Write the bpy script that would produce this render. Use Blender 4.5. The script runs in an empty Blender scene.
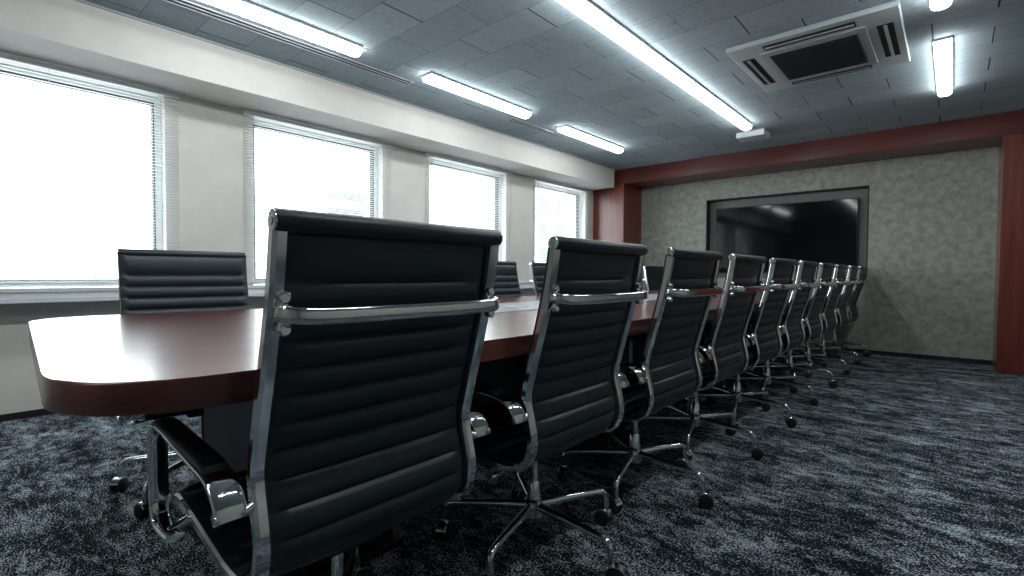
import bpy, bmesh, math, random
from mathutils import Vector, Matrix
random.seed(7)
C = bpy.context.scene.collection
PI = math.pi

# ------------------------------------------------------------------ materials
MATS = {}
def new_mat(name):
    m = bpy.data.materials.new(name); m.use_nodes = True
    MATS[name] = m
    return m, m.node_tree.nodes, m.node_tree.links, m.node_tree.nodes['Principled BSDF']
def plain(name, col, rough=.5, metal=0., spec=.5, coat=0.):
    m, n, l, b = new_mat(name)
    b.inputs['Base Color'].default_value = (*col, 1)
    b.inputs['Roughness'].default_value = rough
    b.inputs['Metallic'].default_value = metal
    b.inputs['Specular IOR Level'].default_value = spec
    if coat: b.inputs['Coat Weight'].default_value = coat; b.inputs['Coat Roughness'].default_value = .08
    return m
def node(n, t, **kw):
    x = n.new(t)
    for k, v in kw.items():
        if k in x.inputs: x.inputs[k].default_value = v
        else: setattr(x, k, v)
    return x
def ramp(n, stops):
    r = n.new('ShaderNodeValToRGB'); e = r.color_ramp.elements
    e[0].position, e[0].color = stops[0][0], (*stops[0][1], 1)
    e[1].position, e[1].color = stops[-1][0], (*stops[-1][1], 1)
    for p, c in stops[1:-1]:
        q = e.new(p); q.color = (*c, 1)
    return r
def obj_coord(n, l, scale=(1,1,1), rot=(0,0,0), kind='Object'):
    tc = n.new('ShaderNodeTexCoord'); mp = n.new('ShaderNodeMapping')
    mp.inputs['Scale'].default_value = scale; mp.inputs['Rotation'].default_value = rot
    l.new(tc.outputs[kind], mp.inputs['Vector'])
    return mp.outputs['Vector']
def bump(n, l, b, height, strength, dist):
    bp = node(n, 'ShaderNodeBump', Strength=strength, Distance=dist)
    l.new(height, bp.inputs['Height']); l.new(bp.outputs['Normal'], b.inputs['Normal'])

# chrome
m = plain('chrome', (.82,.84,.86), .06, 1.)
plain('rail_chrome', (.84,.87,.90), .11, 1.)
plain('polished_aluminium', (.78,.80,.82), .12, 1.)
plain('brushed_aluminium', (.62,.64,.66), .35, 1.)
# leather
m, n, l, b = new_mat('black_leather')
b.inputs['Base Color'].default_value = (.0065,.0165,.0235,1); b.inputs['Roughness'].default_value = .40
b.inputs['Specular IOR Level'].default_value = .62
v = obj_coord(n, l); vo = node(n, 'ShaderNodeTexVoronoi', Scale=420.); l.new(v, vo.inputs['Vector'])
bump(n, l, b, vo.outputs['Distance'], .18, .001)
plain('black_plastic', (.008,.009,.010), .45)
plain('black_rubber', (.01,.01,.011), .6)
plain('baseboard_black', (.006,.007,.009), .6)
# mahogany
def wood(name, c0, c1, c2, axis, rough, coat, sc=1.):
    m, n, l, b = new_mat(name)
    s = [14*sc, 14*sc, 14*sc]; s[axis] = .9*sc
    v = obj_coord(n, l, tuple(s))
    n1 = node(n, 'ShaderNodeTexNoise', Scale=1.6, Detail=7., Roughness=.62, Distortion=.5); l.new(v, n1.inputs['Vector'])
    s2 = [90*sc]*3; s2[axis] = 3*sc
    v2 = obj_coord(n, l, tuple(s2))
    n2 = node(n, 'ShaderNodeTexNoise', Scale=1.5, Detail=3.); l.new(v2, n2.inputs['Vector'])
    mx = node(n, 'ShaderNodeMath', operation='MULTIPLY_ADD'); l.new(n2.outputs['Fac'], mx.inputs[0]); mx.inputs[1].default_value = .35
    l.new(n1.outputs['Fac'], mx.inputs[2])
    r = ramp(n, [(.42, c0), (.66, c1), (.9, c2)]); l.new(mx.outputs[0], r.inputs['Fac'])
    l.new(r.outputs['Color'], b.inputs['Base Color'])
    b.inputs['Roughness'].default_value = rough; b.inputs['Coat Weight'].default_value = coat; b.inputs['Coat Roughness'].default_value = .2
    return m
wood('mahogany_table', (.070,.011,.009), (.12,.021,.015), (.175,.036,.024), 1, .34, .9)
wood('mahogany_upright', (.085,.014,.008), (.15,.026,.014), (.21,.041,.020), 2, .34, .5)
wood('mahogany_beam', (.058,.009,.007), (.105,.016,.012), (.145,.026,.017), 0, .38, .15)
plain('table_panel_grey', (.42,.46,.50), .30, 0., .5, .3)
plain('pedestal_dark', (.010,.008,.009), .4)
# carpet
m, n, l, b = new_mat('carpet')
vf = obj_coord(n, l, (120, 170, 95), (0,0,.3))
nf = node(n, 'ShaderNodeTexNoise', Scale=1., Detail=1., Roughness=.6); l.new(vf, nf.inputs['Vector'])
vm = obj_coord(n, l, (12., 22., 7), (0,0,.45))
nm = node(n, 'ShaderNodeTexNoise', Scale=1., Detail=4., Roughness=.62, Distortion=.9); l.new(vm, nm.inputs['Vector'])
vl = obj_coord(n, l, (2.2, 5.0, 1), (0,0,.35))
nl = node(n, 'ShaderNodeTexNoise', Scale=1., Detail=3., Roughness=.6, Distortion=.6); l.new(vl, nl.inputs['Vector'])
a1 = node(n, 'ShaderNodeMath', operation='MULTIPLY_ADD'); l.new(nm.outputs['Fac'], a1.inputs[0]); a1.inputs[1].default_value = .62; l.new(nf.outputs['Fac'], a1.inputs[2])
a2 = node(n, 'ShaderNodeMath', operation='MULTIPLY_ADD'); l.new(nl.outputs['Fac'], a2.inputs[0]); a2.inputs[1].default_value = .42; l.new(a1.outputs[0], a2.inputs[2])
r = ramp(n, [(.0, (.005,.008,.011)), (.40, (.009,.015,.021)), (.48, (.085,.112,.132)), (.565, (.50,.58,.62)), (1., (.70,.78,.81))])
mr = node(n, 'ShaderNodeMapRange'); mr.inputs[1].default_value = .70; mr.inputs[2].default_value = 1.50
l.new(a2.outputs[0], mr.inputs[0]); l.new(mr.outputs[0], r.inputs['Fac'])
l.new(r.outputs['Color'], b.inputs['Base Color']); b.inputs['Roughness'].default_value = .95; b.inputs['Specular IOR Level'].default_value = .1
bump(n, l, b, nf.outputs['Fac'], .5, .004)
# ceiling tiles : running bond 0.62 x 0.31
m, n, l, b = new_mat('ceiling_tile')
v = obj_coord(n, l)
TW, TH = .62, .31
sx = n.new('ShaderNodeSeparateXYZ'); l.new(v, sx.inputs[0])
def mth(op, a_, b_=None, c_=None):
    q = n.new('ShaderNodeMath'); q.operation = op
    for i_, z_ in enumerate((a_, b_, c_)):
        if z_ is None: continue
        if isinstance(z_, (int, float)): q.inputs[i_].default_value = z_
        else: l.new(z_, q.inputs[i_])
    return q.outputs[0]
yy_ = mth('MULTIPLY_ADD', sx.outputs['Y'], 1/TH, 20 - 3.015/TH); row = mth('FLOOR', yy_); fy = mth('FRACT', yy_)
xx_ = mth('ADD', mth('MULTIPLY_ADD', sx.outputs['X'], 1/TW, 20 + 2.0/TW), mth('MULTIPLY', mth('MODULO', row, 2.), .5)); col_ = mth('FLOOR', xx_); fx = mth('FRACT', xx_)
dx_ = mth('MULTIPLY', mth('MINIMUM', fx, mth('SUBTRACT', 1., fx)), TW); dy_ = mth('MULTIPLY', mth('MINIMUM', fy, mth('SUBTRACT', 1., fy)), TH)
wn = n.new('ShaderNodeTexWhiteNoise'); wn.noise_dimensions = '2D'; cb = n.new('ShaderNodeCombineXYZ'); l.new(row, cb.inputs[0]); l.new(col_, cb.inputs[1]); l.new(cb.outputs[0], wn.inputs['Vector'])
# the butt joints stand open by varying amounts, the long joints are nearly closed
wj = mth('MULTIPLY_ADD', wn.outputs['Value'], .0045, .0010)
joint = mth('MAXIMUM', mth('LESS_THAN', dx_, wj), mth('MULTIPLY', mth('LESS_THAN', dy_, .0017), .7))
tc_ = ramp(n, [(0., (.30,.365,.39)), (1., (.37,.44,.465))]); l.new(wn.outputs['Value'], tc_.inputs['Fac'])
br = n.new('ShaderNodeMix'); br.data_type = 'RGBA'; l.new(joint, br.inputs[0]); l.new(tc_.outputs['Color'], br.inputs[6]); br.inputs[7].default_value = (.025,.03,.035,1)
vv = obj_coord(n, l, (10,10,10)); nn = node(n, 'ShaderNodeTexNoise', Scale=2.2, Detail=9., Roughness=.72, Distortion=1.2); l.new(vv, nn.inputs['Vector'])
rr = ramp(n, [(.30, (.42,.42,.42)), (.41, (.90,.90,.90)), (.6, (1,1,1)), (.75, (1.06,1.06,1.06))]); l.new(nn.outputs['Fac'], rr.inputs['Fac'])
mm = n.new('ShaderNodeMix'); mm.data_type = 'RGBA'; mm.blend_type = 'MULTIPLY'; mm.inputs[0].default_value = 1.
l.new(br.outputs[2], mm.inputs[6]); l.new(rr.outputs['Color'], mm.inputs[7]); l.new(mm.outputs[2], b.inputs['Base Color'])
b.inputs['Roughness'].default_value = .85; b.inputs['Specular IOR Level'].default_value = .2
bump(n, l, b, rr.outputs['Color'], .4, .004)
# plaster walls
def plaster(name, c0, c1, sc, rough=.8, bs=.1, detail=6.):
    m, n, l, b = new_mat(name)
    v = obj_coord(n, l); n1 = node(n, 'ShaderNodeTexNoise', Scale=sc, Detail=detail, Roughness=.68, Distortion=.35); l.new(v, n1.inputs['Vector'])
    r = ramp(n, [(.32, c0), (.68, c1)]); l.new(n1.outputs['Fac'], r.inputs['Fac']); l.new(r.outputs['Color'], b.inputs['Base Color'])
    b.inputs['Roughness'].default_value = rough; b.inputs['Specular IOR Level'].default_value = .3
    bump(n, l, b, n1.outputs['Fac'], bs, .01)
plaster('concrete_wallpaper', (.23,.238,.212), (.43,.435,.385), 12., .7, .25)
plaster('beige_plaster', (.68,.66,.60), (.76,.74,.68), 3., .8, .05)
plaster('offwhite_wall', (.68,.665,.62), (.75,.735,.69), 3., .8, .05)
plain('white_enamel', (.74,.76,.77), .4)
plain('blind_white', (.80,.82,.84), .45)
plain('white_plastic', (.40,.45,.45), .45)
plain('grille_mesh', (.05,.055,.06), .5)
plain('dark_slot', (.010,.012,.014), .6)
plain('dark_gasket', (.02,.022,.025), .6)
plain('lamp_housing', (.40,.43,.45), .5)
plain('recess_panel', (.165,.17,.16), .7)
plain('tv_bezel', (.006,.006,.007), .3)
plain('brass', (.62,.46,.20), .35, 1.)
m, n, l, b = new_mat('tv_screen')
b.inputs['Base Color'].default_value = (.003,.003,.005,1); b.inputs['Roughness'].default_value = .07; b.inputs['Specular IOR Level'].default_value = .28
def emit(name, col, s):
    m, n, l, b = new_mat(name)
    b.inputs['Base Color'].default_value = (.8,.8,.8,1)
    b.inputs['Emission Color'].default_value = (*col,1); b.inputs['Emission Strength'].default_value = s
    return m
LAMP = 21.
emit('lamp_diffuser', (.92,.97,1.), LAMP)
# window glass: mostly clear, fresnel reflection
m, n, l, b = new_mat('window_glass')
n.remove(b); out = n['Material Output']
tr = node(n, 'ShaderNodeBsdfTransparent'); tr.inputs[0].default_value = (.93,.97,.97,1)
gl = node(n, 'ShaderNodeBsdfGlossy', Roughness=.02); lw = node(n, 'ShaderNodeLayerWeight', Blend=.5); mx = n.new('ShaderNodeMixShader')
pw = node(n, 'ShaderNodeMath', operation='POWER'); pw.inputs[1].default_value = 5.; l.new(lw.outputs['Facing'], pw.inputs[0])
ma = node(n, 'ShaderNodeMath', operation='MULTIPLY_ADD'); ma.inputs[1].default_value = .9; ma.inputs[2].default_value = .05; l.new(pw.outputs[0], ma.inputs[0])
l.new(ma.outputs[0], mx.inputs[0]); l.new(tr.outputs[0], mx.inputs[1]); l.new(gl.outputs[0], mx.inputs[2]); l.new(mx.outputs[0], out.inputs['Surface'])
plain('facade_white', (.80,.80,.80), .8); plain('facade_glass', (.09,.13,.15), .6); plain('facade_grey', (.10,.11,.12), .8); plain('street', (.5,.5,.5), .9)

# ------------------------------------------------------------------ mesh helpers
def BM(): return bmesh.new()
def box(bm, x0, x1, y0, y1, z0, z1, bev=0., seg=2):
    r = bmesh.ops.create_cube(bm, size=1.)
    vs = r['verts']
    for v in vs:
        v.co = Vector((x0+(v.co.x+.5)*(x1-x0), y0+(v.co.y+.5)*(y1-y0), z0+(v.co.z+.5)*(z1-z0)))
    if bev:
        es = list({e for v in vs for e in v.link_edges})
        bmesh.ops.bevel(bm, geom=es, offset=bev, segments=seg, profile=.5, affect='EDGES')
def frame_of(d):
    d = d.normalized(); u = Vector((0,0,1)) if abs(d.z) < .9 else Vector((1,0,0))
    a = d.cross(u).normalized(); b = a.cross(d).normalized()
    return a, b
def tube(bm, pts, rad, seg=12, cap=True):
    """round tube through points; rad a number or a list"""
    pts = [Vector(p) for p in pts]; n = len(pts)
    rad = rad if isinstance(rad, (list, tuple)) else [rad]*n
    rings = []; prev = None
    for i, p in enumerate(pts):
        d = (pts[min(i+1,n-1)] - pts[max(i-1,0)])
        if prev is None: a, b = frame_of(d)
        else:
            dn = d.normalized(); a = (prev - dn*prev.dot(dn)).normalized(); b = a.cross(dn).normalized()
        prev = a
        rings.append([bm.verts.new(p + (a*math.cos(2*PI*k/seg) + b*math.sin(2*PI*k/seg))*rad[i]) for k in range(seg)])
    for i in range(n-1):
        for k in range(seg):
            bm.faces.new((rings[i][k], rings[i][(k+1)%seg], rings[i+1][(k+1)%seg], rings[i+1][k]))
    if cap:
        bm.faces.new(rings[0][::-1]); bm.faces.new(rings[-1])
def smooth_path(pts, sub=6):
    P = [Vector(p) for p in pts]; out = []
    for i in range(len(P)-1):
        p0, p1, p2, p3 = P[max(i-1,0)], P[i], P[i+1], P[min(i+2,len(P)-1)]
        for k in range(sub):
            t = k/sub
            out.append(.5*((2*p1)+(p2-p0)*t+(2*p0-5*p1+4*p2-p3)*t*t+(3*p1-p0-3*p2+p3)*t**3))
    out.append(P[-1]); return out
def strip(bm, pts, side, w, t, oval=False):
    """flat bar: path pts, width vector direction 'side', widths w and thicknesses t (numbers or lists), chamfered section"""
    n = len(pts); side = Vector(side).normalized()
    W = w if isinstance(w, list) else [w]*n; T = t if isinstance(t, list) else [t]*n
    rings = []
    for i, p in enumerate(pts):
        d = (pts[min(i+1,n-1)] - pts[max(i-1,0)]).normalized(); nn = d.cross(side).normalized()
        a, b = W[i]/2, T[i]/2; c = min(a, b)*.45
        sec = [(a-c,b),(a,b-c),(a,-b+c),(a-c,-b),(-a+c,-b),(-a,-b+c),(-a,b-c),(-a+c,b)]
        if oval: sec = [(a*math.copysign(abs(math.cos(q))**.7, math.cos(q)), b*math.copysign(abs(math.sin(q))**.85, math.sin(q))) for q in [2*PI*(k+.5)/18 for k in range(18)]]
        rings.append([bm.verts.new(p + side*x + nn*y) for x, y in sec])
    ns = len(rings[0])
    for i in range(n-1):
        for k in range(ns):
            bm.faces.new((rings[i][k], rings[i][(k+1)%ns], rings[i+1][(k+1)%ns], rings[i+1][k]))
    bm.faces.new(rings[0][::-1]); bm.faces.new(rings[-1])
def prism(bm, poly, z0, z1, bev=0., seg=3):
    lo = [bm.verts.new((x,y,z0)) for x,y in poly]; hi = [bm.verts.new((x,y,z1)) for x,y in poly]
    k = len(poly); fs = [bm.faces.new(lo[::-1]), bm.faces.new(hi)]
    for i in range(k): fs.append(bm.faces.new((lo[i], lo[(i+1)%k], hi[(i+1)%k], hi[i])))
    if bev:
        es = list(fs[0].edges) + list(fs[1].edges)
        bmesh.ops.bevel(bm, geom=es, offset=bev, segments=seg, profile=.5, affect='EDGES')
def obj(name, bm, mat, parent=None, smooth=None, loc=None):
    bmesh.ops.recalc_face_normals(bm, faces=bm.faces)
    me = bpy.data.meshes.new(name); bm.to_mesh(me); bm.free()
    o = bpy.data.objects.new(name, me); C.objects.link(o)
    me.materials.append(MATS[mat])
    if smooth is not None:
        for p in me.polygons: p.use_smooth = True
        me.set_sharp_from_angle(angle=math.radians(smooth))
        for p in me.polygons:
            if len(p.vertices) > 20: p.use_smooth = False
    if parent: o.parent = parent
    if loc: o.location = loc
    return o
def struct(name, bm, mat, parent=None, smooth=None):
    o = obj(name, bm, mat, parent, smooth)
    if not parent: o['kind'] = 'structure'
    return o
def thing(name, label, cat, loc=(0,0,0), rotz=0., group=None):
    o = bpy.data.objects.new(name, None); C.objects.link(o); o.empty_display_size = .1
    o.location = loc; o.rotation_euler = (0,0,rotz); o['label'] = label; o['category'] = cat
    if group: o['group'] = group
    return o
def tag(o, label, cat, group=None):
    o['label'] = label; o['category'] = cat
    if group: o['group'] = group
    return o
def dup(o, parent=None):
    c = o.copy(); C.objects.link(c)
    if parent: c.parent = parent
    for ch in list(o.children): dup(ch, c)
    return c

# ------------------------------------------------------------------ room dimensions
ZC = 2.60                       # ceiling
XL, XLOW, XS = -4.42, -4.58, -3.97    # window piers, wall below the sill, soffit face
XR = 2.6; Y0 = -3.0; YB = 7.58; YF = 7.0
ZS = 2.31                       # soffit underside
ZW0, ZW1 = .865, 2.275          # window opening
WIN = [(-.17,1.10), (1.72,2.99), (3.61,4.88), (5.50,6.77)]    # openings along the left wall

bm = BM(); box(bm, -4.9, XR+.1, Y0-.1, YB+.3, -.1, 0); struct('floor', bm, 'carpet')
bm = BM(); box(bm, -4.9, XR+.1, Y0-.1, YB+.3, ZC, ZC+.1); struct('ceiling', bm, 'ceiling_tile')
# left wall: lower wall, piers, lintel
bm = BM()
box(bm, XLOW-.2, XLOW, Y0, YB, 0, .80)
ys = [Y0] + [y for w in WIN for y in w] + [YB]
for i in range(0, len(ys), 2): box(bm, XLOW-.2, XL, ys[i], ys[i+1], .80, ZC)
for a, c in WIN:
    box(bm, XLOW-.2, XL, a, c, ZW1, ZC); box(bm, XLOW-.2, XL-.002, a, c, .80, ZW0-.02)
struct('wall_left', bm, 'beige_plaster')
bm = BM(); box(bm, XL, XS, Y0, YF-.11, ZS, ZC, .004); struct('soffit_left', bm, 'offwhite_wall')
bm = BM(); box(bm, XLOW, XLOW+.012, Y0, YF, 0, .045); struct('baseboard_left', bm, 'baseboard_black')
# back wall with the recess for the screen
RX0, RX1, RZ0, RZ1, RD = -2.80, -.80, .93, 2.085, .13
bm = BM()
box(bm, -3.86, RX0, YB, YB+.2, 0, 2.4); box(bm, RX1, .36, YB, YB+.2, 0, 2.4)
box(bm, RX0, RX1, YB, YB+.2, 0, RZ0); box(bm, RX0, RX1, YB, YB+.2, RZ1, 2.4)
struct('wall_back', bm, 'concrete_wallpaper')
bm = BM(); box(bm, RX0, RX1, YB+RD, YB+.2, RZ0, RZ1); struct('wall_back_recess', bm, 'recess_panel')
bm = BM(); box(bm, -3.86, .36, YB-.012, YB, 0, .045); struct('baseboard_back', bm, 'baseboard_black')
bm = BM(); box(bm, RX0, RX0+.012, YB-.004, YB+RD, RZ0, RZ1); box(bm, RX1-.012, RX1, YB-.004, YB+RD, RZ0, RZ1)
box(bm, RX0, RX1, YB-.004, YB+RD, RZ1-.012, RZ1); box(bm, RX0, RX1, YB-.004, YB+RD, RZ0, RZ0+.012)
struct('trim_1', bm, 'dark_gasket')
# mahogany pillars and beam
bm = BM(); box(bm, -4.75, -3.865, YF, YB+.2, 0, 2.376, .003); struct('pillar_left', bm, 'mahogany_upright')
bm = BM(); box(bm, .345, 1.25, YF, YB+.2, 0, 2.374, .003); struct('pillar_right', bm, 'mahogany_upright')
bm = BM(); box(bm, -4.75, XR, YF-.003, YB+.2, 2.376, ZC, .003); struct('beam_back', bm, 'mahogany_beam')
bm = BM(); box(bm, 1.25, XR, YB-.2, YB+.2, 0, 2.376); struct('wall_back_side', bm, 'concrete_wallpaper')
bm = BM(); box(bm, XR, XR+.15, Y0, YB+.2, 0, ZC); struct('wall_right', bm, 'concrete_wallpaper')
bm = BM(); box(bm, -4.9, XR+.15, Y0-.15, Y0, 0, ZC); struct('wall_front', bm, 'concrete_wallpaper')
# thin shadow-gap trim where soffit meets ceiling
bm = BM(); box(bm, XS, XS+.012, Y0, YF-.11, ZC-.014, ZC); struct('trim_2', bm, 'lamp_housing')

# windows, sills, blinds
for i, (a, c) in enumerate(WIN):
    bm = BM(); f = .045
    X0, X1 = XL-.16, XL-.09
    box(bm, X0, X1, a, a+f, ZW0, ZW1, .003); box(bm, X0, X1, c-f, c, ZW0, ZW1, .003)
    box(bm, X0, X1, a+f, c-f, ZW0, ZW0+f, .003); box(bm, X0, X1, a+f, c-f, ZW1-f, ZW1, .003)
    w = struct('window_%d' % (i+1), bm, 'white_enamel')
    bm = BM(); g = .008
    for (p, q, r_, s) in ((a+f, a+f+g, ZW0+f, ZW1-f), (c-f-g, c-f, ZW0+f, ZW1-f), (a+f+g, c-f-g, ZW0+f, ZW0+f+g), (a+f+g, c-f-g, ZW1-f-g, ZW1-f)):
        box(bm, X0+.01, X1+.004, p, q, r_, s)
    obj('gasket', bm, 'dark_gasket', w)
    bm = BM(); box(bm, X0+.03, X0+.036, a+f, c-f, ZW0+f, ZW1-f); obj('pane', bm, 'window_glass', w)
    bm = BM(); box(bm, X1, X1+.016, a+.012, a+.032, 1.32, 1.36, .003); box(bm, X1+.016, X1+.034, a+.016, a+.028, 1.25, 1.355, .003)
    obj('latch', bm, 'brushed_aluminium', w)
# one long sill in metal runs under all windows
bm = BM(); box(bm, XL-.10, -4.365, Y0, YF-.01, .835, .862, .004)
box(bm, XL-.02, -4.375, Y0, YF-.01, .80, .835, .002); box(bm, XLOW, -4.36, Y0, YF-.01, .768, .80, .004)
struct('trim_3', bm, 'white_enamel')

BLIND_LABELS = ['white slatted blind over the first window, nearest the camera',
  'white slatted blind over the second window, behind the nearest black chair',
  'white slatted blind over the third window, between two grey wall piers',
  'white slatted blind over the last window, beside the mahogany pillar']
def make_blind(y0, y1):
    zt, zb, xc = 2.295, .885, -4.385
    t = thing('venetian_blind', '', 'blind', (xc, (y0+y1)/2, zb), 0, 'venetian blinds on the window wall')
    hw = (y1-y0)/2; H = zt-zb
    bm = BM(); box(bm, -.02, .02, -hw, hw, H-.028, H, .003); obj('headrail', bm, 'blind_white', t)
    bm = BM(); box(bm, -.012, .012, -hw, hw, 0, .014, .003); obj('bottom_rail', bm, 'blind_white', t)
    bm = BM(); z = .03; d = .0125
    while z < H-.035:
        prof = [(-d, z-.0012), (-d*.4, z+.0008), (d*.4, z+.0008), (d, z-.0012)]
        rows = [[bm.verts.new((x, y, zz)) for x, zz in prof] for y in (-hw+.004, hw-.004)]
        lo = [[bm.verts.new((x, y, zz-.0005)) for x, zz in prof] for y in (-hw+.004, hw-.004)]
        for k in range(3):
            bm.faces.new((rows[0][k], rows[0][k+1], rows[1][k+1], rows[1][k]))
            bm.faces.new((lo[0][k+1], lo[0][k], lo[1][k], lo[1][k+1]))
        bm.faces.new((rows[0][0], rows[1][0], lo[1][0], lo[0][0])); bm.faces.new((rows[0][3], lo[0][3], lo[1][3], rows[1][3]))
        z += .0215
    obj('slats', bm, 'blind_white', t)
    bm = BM()
    for yy in (-hw+.13, 0., hw-.13):
        for xx in (-.0135, .0135): tube(bm, [(xx, yy, .012), (xx, yy, H-.02)], .0011, 5)
    obj('ladder_cord', bm, 'blind_white', t)
    bm = BM(); tube(bm, [(.024, -hw+.07, H-.02), (.026, -hw+.07, H-.95)], .003, 8); obj('tilt_wand', bm, 'white_plastic', t)
    return t
b0 = make_blind(WIN[0][0]-.085, WIN[0][1]+.085); b0['label'] = BLIND_LABELS[0]
for i in (1,2,3):
    bl = dup(b0); bl.location.y = (WIN[i][0]+WIN[i][1])/2; bl['label'] = BLIND_LABELS[i]

# ------------------------------------------------------------------ ceiling lights
def make_light(L, w=.115, h=.066):
    t = thing('ceiling_light', '', 'ceiling light', (0,0,ZC), 0, 'linear ceiling lights')
    bm = BM(); box(bm, -w/2-.006, w/2+.006, -L/2, L/2, -.018, -.0005, .003); obj('housing', bm, 'lamp_housing', t)
    bm = BM()          # diffuser: half-stadium section
    n = 10; sec = [(-w/2, -.018)] + [(-w/2*math.cos(PI*k/n)**1 , -.026-(h-.026)*math.sin(PI*k/n)**.6) for k in range(n+1)] + [(w/2, -.018)]
    ra = [bm.verts.new((x, -L/2+.004, z)) for x, z in sec]; rb = [bm.verts.new((x, L/2-.004, z)) for x, z in sec]
    for k in range(len(sec)-1): bm.faces.new((ra[k], ra[k+1], rb[k+1], rb[k]))
    bm.faces.new(ra[::-1]); bm.faces.new(rb)
    obj('diffuser', bm, 'lamp_diffuser', t, 40)
    return t
l0 = make_light(1.28)
LIGHTS = [(-3.27, 1.37, 'short tube ceiling light above the first window, cut by the top of the photo'),
          (-3.26, 3.27, 'short tube ceiling light along the soffit, middle one of three'),
          (-3.27, 5.16, 'short tube ceiling light along the soffit, closest to the mahogany pillar'),
          (-.09, 3.28, 'tube ceiling light only just visible right of the air conditioner, at the top edge'),
          (-.09, 5.17, 'tube ceiling light right of the air conditioner, in front of the red beam'),
          (-.09, 1.02, 'added tube fill light, unseen above the camera')]  # last fixture is out of view, added to brighten the room
for i, (x, y, lab) in enumerate(LIGHTS):
    q = l0 if i == 0 else dup(l0)
    q.location = (x, y, ZC); q['label'] = lab
    if i > 2: q.scale = (.85, .98, 1)
lc = make_light(8.3, .098); lc.location = (-1.712, 1.63, ZC); lc['label'] = 'long continuous strip light down the middle of the ceiling'
lc['group'] = 'linear ceiling lights'
# junction box at the end of the strip
t = thing('junction_box', 'small white box on the ceiling at the end of the long strip light', 'junction box', (-1.76, 6.17, ZC))
bm = BM(); box(bm, -.15, .15, -.12, .12, -.062, -.0005, .005); obj('housing', bm, 'white_enamel', t)
bm = BM(); box(bm, -.13, .13, -.10, .10, -.066, -.062, .002); obj('cover', bm, 'white_plastic', t)

# slot diffusers beside the window lights
def slot_vent(y0, y1, lab):
    t = thing('slot_diffuser', lab, 'air vent', (-3.535, (y0+y1)/2, ZC), 0, 'slot air diffusers by the soffit')
    h = (y1-y0)/2
    bm = BM()
    for x in (-.05, -.006, .038): box(bm, x, x+.012, -h, h, -.008, -.0005, .001)
    box(bm, -.05, .05, -h-.008, -h, -.008, -.0005); box(bm, -.05, .05, h, h+.008, -.008, -.0005)
    obj('trim_frame', bm, 'lamp_housing', t)
    bm = BM(); box(bm, -.038, -.006, -h, h, -.003, -.0005); box(bm, .006, .038, -h, h, -.003, -.0005); obj('slot', bm, 'dark_slot', t)
slot_vent(.55, 2.66, 'long narrow slot air vent in the ceiling beside the first tube light')
slot_vent(3.95, 4.66, 'short narrow slot air vent in the ceiling between the second and third tube lights')

# ceiling air conditioner cassette
t = thing('air_conditioner', 'square ceiling air conditioner cassette with dark mesh intake grille', 'air conditioner', (-.768, 4.265, ZC))
bm = BM(); prism(bm, [(-.495,-.52),(.495,-.52),(.495,.52),(-.495,.52)], -.038, -.0005, .012); obj('panel', bm, 'white_plastic', t, 30)
bm = BM(); box(bm, -.315, .315, -.36, .36, -.050, -.038, .004); obj('intake_frame', bm, 'white_plastic', t)
bm = BM(); box(bm, -.262, .262, -.285, .285, -.053, -.050); g = obj('intake_grille', bm, 'dark_slot', t)
bm = BM()
k = -.255
while k < .26: box(bm, k, k+.004, -.28, .28, -.056, -.053); k += .0195
k = -.275
while k < .28: box(bm, -.255, .255, k, k+.004, -.0555, -.053); k += .0195
obj('mesh', bm, 'grille_mesh', g)
for nm, (x0, x1, y0, y1) in dict(a=(-.45,-.365,-.30,.30), b=(.365,.45,-.30,.30), c=(-.27,.27,-.465,-.385), d=(-.27,.27,.385,.465)).items():
    bm = BM(); box(bm, x0, x1, y0, y1, -.041, -.038); s = obj('outlet', bm, 'dark_slot', t)
    bm = BM(); mx_, my_ = (x0+x1)/2, (y0+y1)/2
    if x1-x0 < y1-y0: box(bm, mx_-.010, mx_+.010, y0+.01, y1-.01, -.046, -.041, .002)
    else: box(bm, x0+.01, x1-.01, my_-.010, my_+.010, -.046, -.041, .002)
    obj('louvre', bm, 'white_plastic', s)

# ------------------------------------------------------------------ television and wall plate
t = thing('television', 'large black flat television in the recess of the grey wall', 'television', (-1.80, YB+RD-.001, 1.0))
bm = BM(); box(bm, -.885, .885, -.055, -.0, .0, .955, .006); obj('body', bm, 'tv_bezel', t)
bm = BM(); box(bm, -.873, .873, -.0575, -.055, .014, .943); obj('screen', bm, 'tv_screen', t)
t = thing('wall_plate', 'small brass plate low on the wall beside the last chair', 'wall plate', (-.845, YB, .845))
bm = BM(); box(bm, -.03, .03, -.008, 0, -.03, .03, .003); obj('plate', bm, 'brass', t)
bm = BM(); box(bm, -.011, .011, -.011, -.008, -.016, .016, .002); obj('switch', bm, 'black_plastic', t)

# ------------------------------------------------------------------ conference table
ZT, ZTB = .785, .727
def round_corner(p0, p1, p2, r, n=10):
    p0, p1, p2 = Vector(p0), Vector(p1), Vector(p2)
    a = (p0-p1).normalized()*r + p1; b = (p2-p1).normalized()*r + p1
    return [tuple(a*(1-t)**2 + p1*2*t*(1-t) + b*t**2) for t in [k/n for k in range(n+1)]]
c_ = [(-.985,.098), (-.985,.098)]
A, B, Bm, Dn, E_ = (-1.005,.097), (-2.73,.212), (-2.64,.80), (-2.64,7.10), (-.95,7.10)
right_mid = (-.955, 1.2)
poly = round_corner(right_mid, A, B, .24) + round_corner(A, B, Bm, .24) + [Bm] + round_corner(Bm, Dn, E_, .2) + round_corner(Dn, E_, right_mid, .2) + [right_mid]
t = thing('conference_table', 'long glossy mahogany conference table with rounded ends', 'table', (0,0,0))
bm = BM(); prism(bm, poly, ZTB, ZT, .006); obj('tabletop', bm, 'mahogany_table', t, 35)
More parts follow.
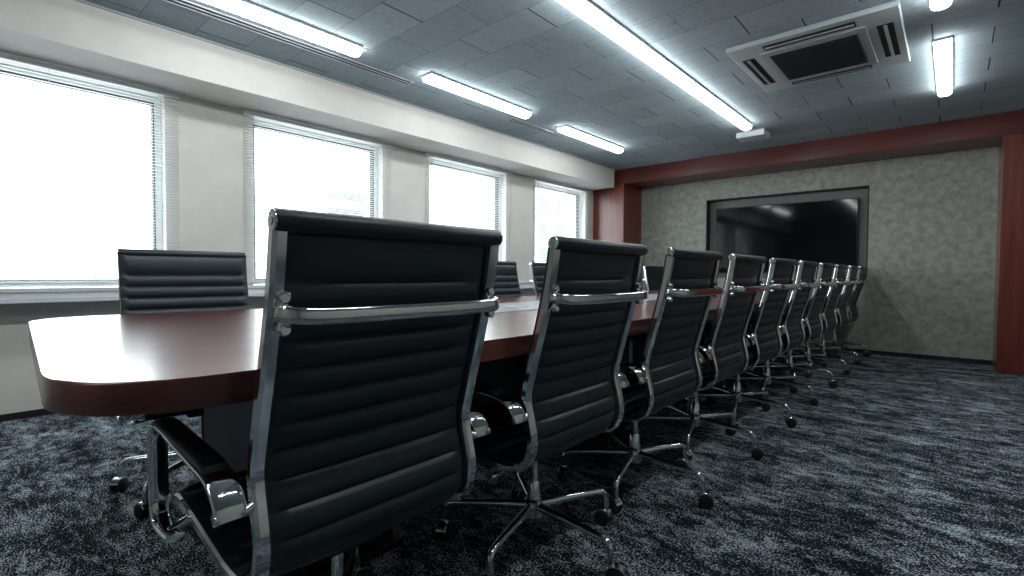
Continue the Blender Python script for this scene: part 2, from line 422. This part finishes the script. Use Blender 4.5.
bm = BM(); box(bm, -2.08, -1.60, 1.30, 6.2, ZT-.001, ZT+.0035, .001)
p = obj('centre_panel', bm, 'table_panel_grey', t); p['label'] = 'pale grey inlaid centre strip'
for yy in (2.1, 3.3, 4.5, 5.7):
    bm = BM(); box(bm, -1.90, -1.78, yy-.06, yy+.06, ZT+.0035, ZT+.006, .001)
    obj('cable_lid', bm, 'brushed_aluminium', p)
for yy in (.62, 2.30, 4.00, 5.70):
    bm = BM(); box(bm, -2.06, -1.48, yy, yy+.42, .0, ZTB, .006); box(bm, -2.09, -1.45, yy-.03, yy+.45, 0, .03, .004)
    obj('pedestal', bm, 'pedestal_dark', t)
bm = BM(); box(bm, -1.80, -1.74, 1.04, 5.70, .25, ZTB); obj('modesty_panel', bm, 'pedestal_dark', t)

# ------------------------------------------------------------------ office chair
PROF = [(-.276,1.055),(-.268,1.0),(-.256,.93),(-.240,.865),(-.223,.80),(-.206,.74),(-.190,.68),(-.175,.622),(-.176,.585),(-.187,.54),(-.197,.49),(-.193,.447),(-.168,.405),(-.12,.385),(-.06,.383),(0,.392),(.08,.408),(.16,.424),(.235,.436),(.27,.432),(.285,.42)]
RY = .254
def make_chair():
    t = thing('office_chair', '', 'chair')
    path = smooth_path([(x,0,z) for x,z in PROF], 5)
    S = [0.]
    for i in range(1, len(path)): S.append(S[-1]+(path[i]-path[i-1]).length)
    def at(s):
        s = max(0, min(S[-1]-1e-6, s))
        for i in range(1, len(S)):
            if S[i] >= s: break
        f = (s-S[i-1])/(S[i]-S[i-1]); p = path[i-1].lerp(path[i], f); d = (path[i]-path[i-1]).normalized()
        i0, i1 = max(0,i-2), min(len(path)-1,i+1); d = (path[i1]-path[i0]).normalized()
        return p, Vector((-d.z, 0, d.x))
    # seat split point: lowest bend
    sb = S[min(range(len(path)), key=lambda i: abs(path[i].x+.135)+abs(path[i].z-.39))]
    def sling(name, s0, s1, seams, hw):
        bm = BM(); samples = []; YS = [-.264,-.257,-.243,-.238,-.228,-.2,-.14,-.07,0,.07,.14,.2,.228,.238,.243,.257,.264]; ny = len(YS)-1
        for a, c in zip(seams[:-1], seams[1:]):
            for k in range(8):
                u = k/8; samples.append((a+(c-a)*u, math.sin(PI*u)**.55 if u > 0 else 0.))
        samples.append((seams[-1], 0.))
        fr, bk = [], []
        for s, pf in samples:
            p, nn = at(s); rf, rb = [], []
            for y in YS:
                if abs(y) > .239:
                    e = 1. if abs(y) < .25 else (.8 if abs(y) < .26 else .4)
                    rf.append(bm.verts.new(p + nn*(.0150+.0075*e*((.45+.55*pf) if e == 1. else .75)) + Vector((0,y,0))))
                    rb.append(bm.verts.new(p + nn*.0142 + Vector((0,y,0))))
                else:
                    e = 1-abs(y/.239)**10
                    rf.append(bm.verts.new(p + nn*(.015+.0095*pf) + Vector((0,y,0))))
                    rb.append(bm.verts.new(p - nn*(-.008+.0155*e*(.35+.65*pf)) + Vector((0,y,0))))
            fr.append(rf); bk.append(rb)
        N = len(samples)
        for i in range(N-1):
            for j in range(ny):
                bm.faces.new((fr[i][j], fr[i][j+1], fr[i+1][j+1], fr[i+1][j]))
                bm.faces.new((bk[i][j+1], bk[i][j], bk[i+1][j], bk[i+1][j+1]))
            bm.faces.new((fr[i][0], fr[i+1][0], bk[i+1][0], bk[i][0])); bm.faces.new((fr[i+1][ny], fr[i][ny], bk[i][ny], bk[i+1][ny]))
        for j in range(ny):
            bm.faces.new((fr[0][j+1], fr[0][j], bk[0][j], bk[0][j+1])); bm.faces.new((fr[-1][j], fr[-1][j+1], bk[-1][j+1], bk[-1][j]))
        return obj(name, bm, 'black_leather', t, 50)
    nb = 11; first = .105; step = (sb-first-.012)/nb
    sling('backrest', .01, sb, [.012, first] + [first+step*(k+1) for k in range(nb)], .230)
    ns = 8; st = (S[-1]-sb-.01)/ns
    sling('seat', sb, S[-1], [sb+.004+st*k for k in range(ns+1)], .230)
    # head roll and front roll
    bm = BM(); tube(bm, [(-.276,-.265,1.0545),(-.276,-.262,1.0545),(-.276,.262,1.0545),(-.276,.265,1.0545)], [.019,.0208,.0208,.019], 20)
    hr = obj('head_roll', bm, 'black_leather', t, 40)
    for s in (-1,1):
        bm = BM(); tube(bm, [(-.276,s*.264,1.0545),(-.276,s*.267,1.0545),(-.276,s*.268,1.0545)], [.0185,.0185,.0155], 20); tube(bm, [(-.276,s*.268,1.0545),(-.276,s*.270,1.0545)], .008, 10)
        obj('end_cap', bm, 'polished_aluminium', hr, 40)
    p_ = path[-1]
    bm = BM(); tube(bm, [(p_.x,-.25,p_.z),(p_.x,.25,p_.z)], .019, 16); obj('front_roll', bm, 'black_leather', t, 40)
    # side rails
    for s in (-1,1):
        bm = BM(); pr = [Vector((q.x, s*RY, q.z)) for q in path[1:-1]]
        strip(bm, pr, (0,1,0), .028, .027); obj('side_rail', bm, 'rail_chrome', t, 35)
    # back brace
    bm = BM(); yb = RY; z = .901
    pts = [(-.262,-yb,z),(-.285,-yb+.004,z),(-.306,-yb+.022,z-.002),(-.314,-yb+.055,z-.004),(-.316,-.1,z-.005),(-.316,.1,z-.005),(-.314,yb-.055,z-.004),(-.306,yb-.022,z-.002),(-.285,yb-.004,z),(-.262,yb,z)]
    strip(bm, smooth_path(pts, 5), (0,0,1), .030, .014, True); br_ = obj('back_brace', bm, 'chrome', t, 35)
    for s in (-1,1):
        bm = BM(); strip(bm, [Vector((-.262,s*(RY-.007),.938)), Vector((-.272,s*(RY-.007),.902)), Vector((-.270,s*(RY-.007),.866))], (0,1,0), .019, .009); br2 = obj('bracket', bm, 'chrome', br_, 35)
        for dz in (.929,.875):
            bm = BM(); tube(bm, [(-.264,s*(RY-.007),dz),(-.278,s*(RY-.007),dz-.001),(-.280,s*(RY-.007),dz-.001)], [.0105,.0105,.008], 16); obj('bolt', bm, 'polished_aluminium', br_, 40)
    # armrests: flat loop with a black pad
    for s in (-1,1):
        ya = s*.303
        ap = [(-.190,.548),(-.185,.568),(-.166,.590),(-.130,.606),(-.06,.614),(.04,.620),(.12,.626),(.19,.630),(.232,.622),(.250,.596),(.252,.54),(.250,.48),(.245,.430),(.225,.405),(.18,.400),(.13,.402)]
        pp = smooth_path([(x,ya,z_) for x,z_ in ap], 5); n_ = len(pp)
        wd = [.054 if i < 20 else max(.040, .054-.014*(i-20)/12) for i in range(n_)]
        bm = BM(); strip(bm, pp, (0,1,0), wd, .017, True)
        tube(bm, [(-.186,ya+s*.026,.553),(-.186,ya-s*.026,.553),(-.180,s*RY,.560)], .0105, 12)
        tube(bm, [(.17,ya,.402),(.17,s*RY,.420)], .010, 10)
        ar = obj('armrest', bm, 'chrome', t, 40)
        bm = BM(); pts = smooth_path([(-.115,ya,.617),(-.08,ya,.624),(.04,ya,.6315),(.12,ya,.637),(.185,ya,.640),(.205,ya,.636)], 4)
        strip(bm, pts, (0,1,0), .046, .016, True); obj('arm_pad', bm, 'black_leather', ar, 40)
    # mechanism, levers, column
    bm = BM(); box(bm, -.09, .10, -.075, .075, .335, .372, .012); box(bm, -.05, .05, -.2, .2, .355, .372, .005); box(bm, -.02,.02,-RY,RY,.372,.384,.004)
    me_ = obj('tilt_mechanism', bm, 'black_plastic', t, 30)
    for s, x in ((-1, .03), (1, -.02)):
        bm = BM(); tube(bm, [(x, s*.06, .352), (x-.01, s*.17, .343), (x-.015, s*.235, .335)], .0045, 8); lv = obj('lever', bm, 'black_plastic', me_, 40)
        bm = BM(); tube(bm, [(x-.015, s*.232, .3355), (x-.016, s*.238, .335), (x-.0165, s*.254, .333), (x-.017, s*.260, .332)], [.006,.0105,.0105,.006], 12); obj('lever_tip', bm, 'polished_aluminium', lv, 40)
    bm = BM(); tube(bm, [(0,0,.16),(0,0,.345)], .0145, 16); obj('gas_column', bm, 'chrome', t, 40)
    # star base
    bm = BM(); tube(bm, [(0,0,.105),(0,0,.11),(0,0,.165),(0,0,.172),(0,0,.225),(0,0,.235)], [.028,.033,.033,.026,.022,.018], 20); bs = obj('base_hub', bm, 'chrome', t, 40)
    for k in range(5):
        a = 2*PI*k/5; M = Matrix.Rotation(a, 4, 'Z')
        bm = BM(); pts = smooth_path([M @ Vector(q) for q in ((.02,0,.146),(.15,0,.142),(.27,0,.136),(.305,0,.131),(.320,0,.115),(.324,0,.085),(.324,0,.062))], 4)
        n_ = len(pts); tube(bm, pts, [.0165-.0055*min(1,i/10) for i in range(n_)], 12); obj('base_leg', bm, 'chrome', bs, 40)
        # caster, trailing at a random swivel
        sw = [.5, 2.2, -.9, 1.4, -2.0][k]; Q = M @ Matrix.Translation((.324,0,0)) @ Matrix.Rotation(sw, 4, 'Z')
        bm = BM()
        for s in (-1,1):
            tube(bm, [Q @ Vector((.012, s*.006, .029)), Q @ Vector((.012, s*.009, .029)), Q @ Vector((.012, s*.022, .029)), Q @ Vector((.012, s*.026, .029))], [.024,.029,.029,.024], 18)
        ca = obj('caster', bm, 'black_rubber', bs, 40)
        bm = BM()
        hood = [Q @ Vector((.012+.033*math.cos(a_), 0, .029+.033*math.sin(a_))) for a_ in [PI*(.12+.76*j/10) for j in range(11)]]
        strip(bm, hood, Q.to_3x3() @ Vector((0,1,0)), .036, .006)
        tube(bm, [Q @ Vector((.0,0,.056)), Q @ Vector((0,0,.072))], .011, 10)
        # sub-parts stop at this depth: the hood is a sibling sub-part of the caster
        obj('caster_hood', bm, 'polished_aluminium', bs, 40)
    return t
def set_base(ch, ang):
    for c in ch.children:
        if c.name.startswith('base_hub'): c.rotation_euler = (0,0,ang)
proto = make_chair()
ORD = ['second','third','fourth','fifth','sixth','seventh','eighth','ninth']
NEAR = 'chairs along the near side of the table'; FAR = 'chairs along the window side of the table'
for i in range(10):
    ch = proto if i == 0 else dup(proto)
    ch.location = (-1.105 + (.016 if i > 1 else 0) + random.uniform(-.004,.004)*(i>1), .618+.7385*i + (.02 if i == 1 else 0), 0)
    ch.rotation_euler = (0,0, PI + (random.uniform(-.015,.015) if i > 2 else 0))
    set_base(ch, math.radians(-3+180 + (random.uniform(-6,6) if i > 3 else 0)))
    if i == 0: lab = 'largest black ribbed leather office chair, nearest the camera with its back to us'
    elif i == 9: lab = 'last black office chair in the near row, right against the grey wall'
    else: lab = '%s black ribbed office chair in the near row, counting back from the camera' % ORD[i-1]
    ch['label'] = lab; ch['group'] = NEAR
for i in range(9):
    ch = dup(proto); ch.location = (-2.56 if i == 0 else -2.58, .765 if i == 0 else .81+.738*i, 0)
    ch.rotation_euler = (0,0, -.08 if i == 0 else random.uniform(-.04,.04))
    set_base(ch, math.radians(19+4.6) if i == 0 else random.uniform(0, 1.2))
    if i == 0: lab = 'black office chair facing us across the rounded table end, below the first windows'
    elif i == 8: lab = 'last black office chair on the window side, at the far wall'
    else: lab = '%s black office chair on the window side, counting from the rounded table end' % ORD[i-1]
    ch['label'] = lab; ch['group'] = FAR

# ------------------------------------------------------------------ outside
bm = BM(); box(bm, -60, -6, -40, 80, -9.1, -9); struct('street', bm, 'street')
def building(lab, x, y0, y1, z1, mat, rows, cols, wz, wy, zoff):
    t = thing('office_building', lab, 'building', (x, (y0+y1)/2, -9))
    h = (y1-y0)/2; bm = BM(); box(bm, -8, 0, -h, h, 0, z1+9); obj('facade', bm, mat, t)
    for r_ in range(rows):
        for c in range(cols):
            yy = -h + (c+.5)*2*h/cols; zz = 9 + zoff + r_*wz*1.7
            bm = BM(); box(bm, .0, .06, yy-wy/2, yy+wy/2, zz, zz+wz, .01); obj('window', bm, 'facade_glass', t)
building('pale office block with small windows outside the last window', -16, 18.5, 25.5, 7.0, 'facade_white', 3, 5, .75, .7, 1.6)
t = thing('louvred_building', 'grey louvred building outside the second window', 'building', (-16, 9.4, -9))
bm = BM(); box(bm, -6, 0, -.75, .75, 0, 13.1); obj('facade', bm, 'facade_white', t)
bm = BM()
for k in range(16): box(bm, 0, .12, -.75, .75, 5.0+k*.5, 5.22+k*.5)
obj('louvre', bm, 'facade_grey', t)

# ------------------------------------------------------------------ world, camera
w = bpy.data.worlds.new('sky'); bpy.context.scene.world = w; w.use_nodes = True
bg = w.node_tree.nodes['Background']; bg.inputs[0].default_value = (.93,.97,1.,1); bg.inputs[1].default_value = 9.

f, yaw, pitch, roll = 499.93, -.72262, .028687, .005108
cy, sy, cp, sp = math.cos(yaw), math.sin(yaw), math.cos(pitch), math.sin(pitch)
fwd = Vector((sy*cp, cy*cp, -sp)); right = Vector((cy, -sy, 0)); up = right.cross(fwd)
cr, sr = math.cos(roll), math.sin(roll)
r2 = right*cr + up*sr; u2 = -right*sr + up*cr
cam = bpy.data.cameras.new('camera'); cam.sensor_width = 36.; cam.lens = f/1024*36; cam.clip_start = .02
co = bpy.data.objects.new('camera', cam); C.objects.link(co)
co.matrix_world = Matrix(((r2.x,u2.x,-fwd.x,0),(r2.y,u2.y,-fwd.y,0),(r2.z,u2.z,-fwd.z,.97),(0,0,0,1)))
sc = bpy.context.scene; sc.camera = co
sc.view_settings.view_transform = 'Standard'; sc.view_settings.look = 'None'; sc.view_settings.gamma = 1.; sc.view_settings.use_curve_mapping = False
sc.view_settings.exposure = 0.
sc.cycles.use_denoising = True
sc.cycles.max_bounces = 10; sc.cycles.diffuse_bounces = 5; sc.cycles.glossy_bounces = 5; sc.cycles.transparent_max_bounces = 12
sc.cycles.sample_clamp_indirect = 6.
